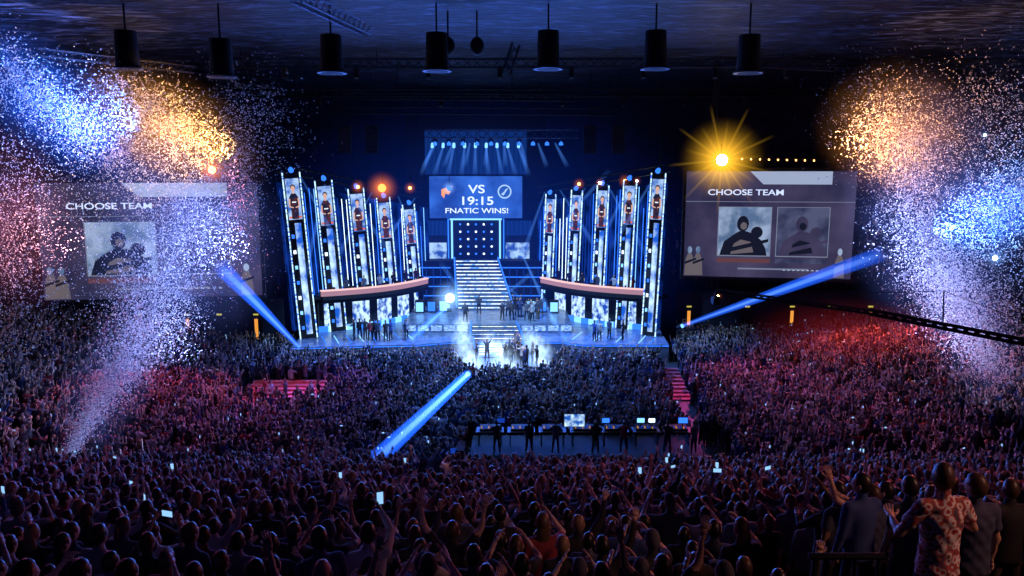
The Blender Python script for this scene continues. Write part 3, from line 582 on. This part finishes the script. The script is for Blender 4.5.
# ------------------------------------------------ confetti
def confm():
    m,N,L=newmat('confetti_paper'); o=N.new('ShaderNodeOutputMaterial'); d=N.new('ShaderNodeBsdfDiffuse'); t=N.new('ShaderNodeBsdfTranslucent'); a=N.new('ShaderNodeMixShader'); a.inputs[0].default_value=.4
    d.inputs[0].default_value=(.9,.9,.9,1); t.inputs[0].default_value=(.9,.9,.9,1); L.new(d.outputs[0],a.inputs[1]);L.new(t.outputs[0],a.inputs[2]);L.new(a.outputs[0],o.inputs[0]); return m
cmat=confm()
def confetti(name,plume,blobs,N):
    P=[]
    for _ in range(int(N*.22)):
        t=random.random()**.8*(len(plume)-1); k=min(int(t),len(plume)-2); f=t-k; a=plume[k];c=plume[k+1]; p=a[0].lerp(c[0],f); r=a[1]+(c[1]-a[1])*f
        P.append((p.x+random.gauss(0,r*.5),p.y+random.gauss(0,r*.5),p.z+random.gauss(0,r*.5)))
    W=[bb[5] for bb in blobs]
    for _ in range(int(N*.78)):
        u,v,Y,su,sv,_w,shear=random.choices(blobs,W)[0]; g=random.gauss(0,1); p=at(u+g*su,v+shear*g*su+random.gauss(0,sv),Y+random.gauss(0,2.2)); 
        if p.z<ZC-.3 and p.z>1.5: P.append(tuple(p))
    P=np.array(P); n=len(P); a=rng.normal(size=(n,3)); a/=np.linalg.norm(a,axis=1)[:,None]; c=np.cross(a,rng.normal(size=(n,3))); c/=np.linalg.norm(c,axis=1)[:,None]
    s=rng.uniform(.018,.046,size=(n,1)); V=np.concatenate([P-a*s-c*s*.6,P+a*s-c*s*.6,P+a*s+c*s*.6,P-a*s+c*s*.6],1).reshape(-1,3)
    me=bpy.data.meshes.new(name); me.from_pydata(V.tolist(),[],[(4*i,4*i+1,4*i+2,4*i+3) for i in range(n)]); me.materials.append(cmat); o=bpy.data.objects.new(name,me); scene.collection.objects.link(o)
PL=[(at(58,472,32),.12),(at(98,402,35.5),.8),(at(140,345,39),1.8),(at(170,290,42),2.8)]; PR=[(at(1000,378,40),.9),(at(965,320,42),1.5),(at(930,265,44),2.2)]
confetti('confetti_cloud',PL,[(165,125,45,38,22,3.6,.45),(58,110,44,46,20,3.6,.75),(12,230,44,30,65,2.4,0),(190,215,45,32,36,3,0),(155,290,44,30,28,2,-.4),(255,115,46,26,26,.6,.3),(235,190,45,14,38,.9,.2),(90,200,44,40,50,.9,0)],52000)
confetti('confetti_cloud',PR,[(893,135,45,28,28,2.8,.2),(910,205,45,22,42,2.8,.5),(1000,205,44,34,28,2.8,-.35),(950,285,44,24,36,2.2,.9),(985,120,45,38,34,1.4,0),(1005,290,44,24,40,1,0)],38000)
b=MB()
P0=PL[0][0]; k=int((P0.y-y0)/RS+.5); b.box((P0.x-.1,P0.y,tz(k)+.4),(.6,.6,.8),black); b.cyl((P0.x-.1,P0.y,tz(k)+.8),P0,.12,.16,10,dark)
b.obj('confetti_cannon')
# ------------------------------------------------ lamps + beams
def cone(parent,a,c,r1,r2,mt,name='beam'):
    a=Vector(a);c=Vector(c);d=c-a; L=d.length; b=MB(); b.cyl((0,0,0),(0,0,L),r1,r2,20,mt)
    M=Matrix.Translation(a)@d.to_track_quat('Z','Y').to_matrix().to_4x4(); o=b.obj(name,True,M=M); o.parent=parent; return o
def lamp(name,p,aim,r,mt):
    p=Vector(p); d=(Vector(aim)-p).normalized(); b=MB(); b.cyl(p-d*.5,p,r*.8,r,12,black); b.cyl(p,p+d*.02,r*.9,r*.9,12,mt); b.box(p-d*.35-Vector((0,0,r+.25)),(r*1.6,r*1.2,.3),black); return b.obj(name)
bm=beam_mat('beam_glow_blue',(.015,.12,1),1.5,power=.4); bm2=beam_mat('beam_glow_core',(.25,.55,1),1.7,power=.6)  # cones emit the beam light themselves instead of scattering it
for (a,c,r1,r2) in((at(302,350,61),at(220,266,50),.15,.6),(at(682,326,62),at(884,253,50),.16,.55),(at(468,374,50),at(370,465,30),.30,.42),(at(448,306,60),at(409,341,53),.2,.35)):
    l=lamp('moving_head_lamp',a,c,.2,led_cyan); cone(l,a,c,r1,r2,bm); cone(l,a,c,r1*.4,r2*.4,bm2,'beam_core')
sb=beam_mat('stage_beam_glow',(.08,.28,1),1.2,power=.9)
root=bpy.data.objects.new('stage_beam_cones',None); scene.collection.objects.link(root)  # parent of self-glowing beam cones, holds no lamps
SB=[((300,176,64),(345,255,66)),((325,184,66),(300,300,63)),((345,188,69),(395,260,70)),((372,192,72),(335,262,68)),((398,196,75),(425,262,75)),((415,198,77),(380,250,72)),
 ((545,192,77),(520,262,74)),((560,190,75),(600,255,70)),((585,188,72),(545,262,72)),((607,184,70),(650,262,66)),((632,180,68),(590,262,68)),((655,176,65),(610,250,66)),
 ((500,300,68),(535,270,70)),((522,300,68),(490,270,70)),((545,305,66),(575,355,60)),((520,250,75),(560,335,62)),((470,305,68),(440,262,72)),((560,225,74),(610,170,76))]
for a,c in SB: cone(root,at(*a),at(*c),.07,.28,sb)
for k in range(9): a=Vector((cx-4.6+k*1.15,82.2,18.2)); cone(root,a,a+Vector(((k-4)*.28,-1.5,-3.0)),.12,.28,sb)
for k in range(8): u=436+k*17; a=at(u,143,77.5); cone(root,a,a+Vector(((k-3.5)*.35,-1,-2.4)),.1,.28,sb)
def glow(name,p,rad,mt,parent=None,rot=0):
    b=MB(); b.ell((0,0,0),(1,1,1),mt,24,16); o=b.obj(name,True,M=Matrix.Translation(p)@Matrix.Rotation(rot,4,'Y')@Matrix.Diagonal((*rad,1))); 
    if parent: o.parent=parent
    return o
yg=glow_volume_mat('lamp_halo_yellow',(1,.5,.03),1.1,3.2); og=glow_volume_mat('lamp_halo_orange',(1,.2,.03),1.6,3.0); wg=glow_volume_mat('lamp_halo_white',(.25,.5,1),2.2,3.0)  # halo volumes emit their own glow in place of lamp glare
def bulb(u,v,Y,r,mt,gm,gr,name='blinder_lamp'):
    p=at(u,v,Y); b=MB(); b.ell(p,(r,r*.6,r),mt,14,10); b.cyl(p+Vector((0,r*.4,0)),p+Vector((0,r*.4+.4,.05)),r*1.15,r*.8,12,black); b.cyl(p+Vector((0,.3,0)),p+Vector((0,.3,1.2)),.03,n=5,mt=dark); o=b.obj(name,True); glow('glow',p,(gr,)*3,gm,o); return o,p
o,p=bulb(722,160,58,.42,warm,yg,3.6)
ray=beam_mat('lens_starburst_ray',(1,.55,.03),1.7,power=1.3)  # rays copy a lens starburst, not real beams of the lamp
for k in range(18):
    a=2*math.pi*k/18+.1; L=4.2 if k%2 else 3.0; cone(o,p,p+Vector((math.cos(a)*L,-.4,math.sin(a)*L)),.05,.13,ray)
for (u,v,Y,r,mt,gm,gr) in((382,188,62,.34,red_glow,og,1.6),(212,170,58,.3,orange_lamp,og,1.6),(450,298,58,.34,white_lamp,wg,1.8),(358,187,66,.14,orange_lamp,og,.8),(410,188,68,.14,orange_lamp,og,.7),(449,188,70,.2,led_blue,wg,.9),(579,184,70,.14,orange_lamp,og,.7),(600,183,69,.12,warm,og,.6),(625,181,68,.16,orange_lamp,og,.8),(637,181,67,.1,warm,og,.5),(995,258,50,.15,white_lamp,wg,.8),(985,135,50,.08,white_lamp,wg,.4),(718,296,66,.08,warm,og,.5),(240,345,64,.1,orange_lamp,og,.6)): bulb(u,v,Y,r,mt,gm,gr)
b=MB()
for k in range(9):
    p=at(742+k*9,159+.2*k,60); b.ell(p,(.07,)*3,orange_lamp,8,6)
b.cyl(at(735,158,60.1),at(822,159,60.1),.04,n=5,mt=dark); b.obj('festoon_lamp_bar')
hz=lambda n,c,s,pw=1.5,no=0,ns=1.5: glow_volume_mat(n,c,s,pw,no,ns)  # haze volumes glow by themselves in place of lamp-lit haze
glow('stage_glow_haze',Vector((-3,72,9)),(24,12,14),hz('glow_haze_stage',(.01,.07,.7),.018,1.2))
glow('confetti_glow_haze',at(165,130,45),(6.6,4,3.8),hz('haze_orange',(1,.40,.05),.26,1.9,.75,3.5),rot=.45); glow('confetti_glow_haze',at(895,132,45),(5,4,4.4),hz('glow_haze_orange_b',(1,.36,.06),.22,1.9,.75,3.5),rot=.3)
glow('confetti_glow_haze',at(55,108,45),(8,4,3.6),hz('haze_blue',(.02,.13,1),.42,1.8,.8,4),rot=.7); glow('confetti_glow_haze',at(1003,208,46),(5.6,3,3.2),hz('glow_haze_blue_b',(.02,.16,1),.6,1.9,.8,4),rot=-.4)
lil=hz('glow_haze_lilac',(.13,.19,.75),.18,1.4,.75,3.6)
glow('confetti_glow_haze',at(185,235,45),(6.4,4,7.6),lil,rot=-.1); glow('confetti_glow_haze',at(115,375,38),(2.3,2,6.2),lil,rot=.5); glow('confetti_glow_haze',at(930,215,45),(5.6,4,9),lil,rot=-.25); glow('confetti_glow_haze',at(968,325,43.5),(2.8,2,5.8),lil,rot=-.5)
glow('confetti_glow_haze',at(12,220,45),(4.5,4,6.5),hz('glow_haze_pink',(.6,.18,.36),.09,1.6,.7,3.2)); glow('confetti_glow_haze',at(855,335,58),(9,6,3),hz('glow_haze_red',(1,.05,.06),.018,1.3))
smk=hz('smoke_glow_white',(.45,.68,1),2.4,1.2,.85,3.4)  # smoke brightness is emitted by the volume, not lit by lamps
for (u,v,Y,r) in((468,357,57.5,1.3),(463,340,57.5,1.1),(474,366,56,1.1),(539,352,57.5,1.3),(530,340,58,1.0),(541,365,56.5,1.1),(508,350,60,1.4),(462,325,60,.9),(505,366,56,1.5),(490,345,61,1.2)): glow('co2_smoke_jet',at(u,v,Y),(r,r,r*1.1),smk)
# ------------------------------------------------ lights
def area(loc,aim,sx,sy,col,pw,name='wash_fill_light'):
    l=bpy.data.lights.new(name,'AREA'); l.shape='RECTANGLE'; l.size=sx; l.size_y=sy; l.color=col; l.energy=pw; o=bpy.data.objects.new(name,l); scene.collection.objects.link(o)
    o.location=loc; o.rotation_euler=(Vector(aim)-Vector(loc)).to_track_quat('-Z','Y').to_euler(); return o
def spot(loc,aim,ang,col,pw,name='spot_lamp',blend=.6,r=.4):
    l=bpy.data.lights.new(name,'SPOT'); l.spot_size=math.radians(ang); l.spot_blend=blend; l.color=col; l.energy=pw; l.shadow_soft_size=r; o=bpy.data.objects.new(name,l); scene.collection.objects.link(o)
    o.location=loc; o.rotation_euler=(Vector(aim)-Vector(loc)).to_track_quat('-Z','Y').to_euler(); return o
area((-3,63,9),(0,40,0),26,1.5,(.05,.17,1),8500)
spot((0,46,22),(-.3,58,1),18,(.75,.88,1),16000); spot((-3,60,20),(-.3,57,1),36,(.45,.7,1),12000)
spot((-3,58,20),(-12,64,1),50,(.25,.5,1),24000); spot((-1,58,20),(9,65,1),50,(.25,.5,1),24000); spot((-2,60,20),(-2.5,71,3),44,(.4,.65,1),24000)
spot((-27,56,9),(-22,44,0),62,(1,.05,.12),13000); spot((32,66,9),(27,54,1),75,(1,.12,.06),22000); spot((15,60,9),(17,47,0),62,(.9,.08,.45),7000); spot((-13,58,9),(-13,46,0),55,(.6,.08,.85),5500)
spot((-16,44,17),(-16,49,0),34,(1,.24,.30),4500)
spot((0,58,18),(-1,50,0),55,(.14,.36,1),14000)
area((-4,30,15),(-2,16,6),22,2,(.10,.15,.95),560); area((13,20,15),(6,9,9),4,1.5,(1,.16,.16),230); area((-16,24,13),(-9,13,6),6,1.5,(.75,.1,.4),200)  # added fill lights for the near tier, no fixtures there
spot((9,4.5,16.5),(4.2,6.8,12.4),30,(1,.42,.32),620)  # added warm spot that brightens the foreground spectators
spot((-2.5,24,15),(-2.9,26.5,3),22,(1,.35,.06),700)
area((0,56,15),(0,40,24),40,3,(.1,.25,1),1150,'ceiling_wall_fill'); area((-3,86,22),(-3,95,16),30,2,(.05,.2,1),350,'ceiling_wall_fill')  # added area fills that lift the ceiling and the back wall
for (u,v,Y,c,pw,s) in((165,130,45,(1,.45,.08),11000,-1),(70,105,44,(.07,.24,1),20000,-1),(185,230,44,(.28,.36,1),8000,-1),(20,225,44,(1,.34,.38),4500,-1),(100,400,35,(.35,.45,1),900,-1),(150,325,41,(.33,.42,1),3500,-1),(895,130,45,(1,.42,.13),9500,1),(1000,207,45,(.1,.32,1),15000,1),(915,235,44,(.35,.42,1),7500,1),(955,320,43,(.42,.48,1),2800,1)):
    p=at(u,v,Y); spot(p+Vector((-s*4.5,-1.5,-1.2)),p+Vector((s*5,1.0,1.0)),95,c,pw,'confetti_fill_spot',.8)  # added spots without fixtures, placed in the air to tint the confetti
w=bpy.data.worlds.new('arena_air'); scene.world=w; w.use_nodes=True; w.node_tree.nodes['Background'].inputs[0].default_value=(.03,.04,.12,1); w.node_tree.nodes['Background'].inputs[1].default_value=.3
cam=bpy.data.cameras.new('camera'); co=bpy.data.objects.new('camera',cam); scene.collection.objects.link(co); co.location=(0,0,H); co.rotation_euler=(math.pi/2-PITCH,0,0); cam.sensor_width=36; cam.lens=36*F/1024; cam.clip_end=500
scene.camera=co
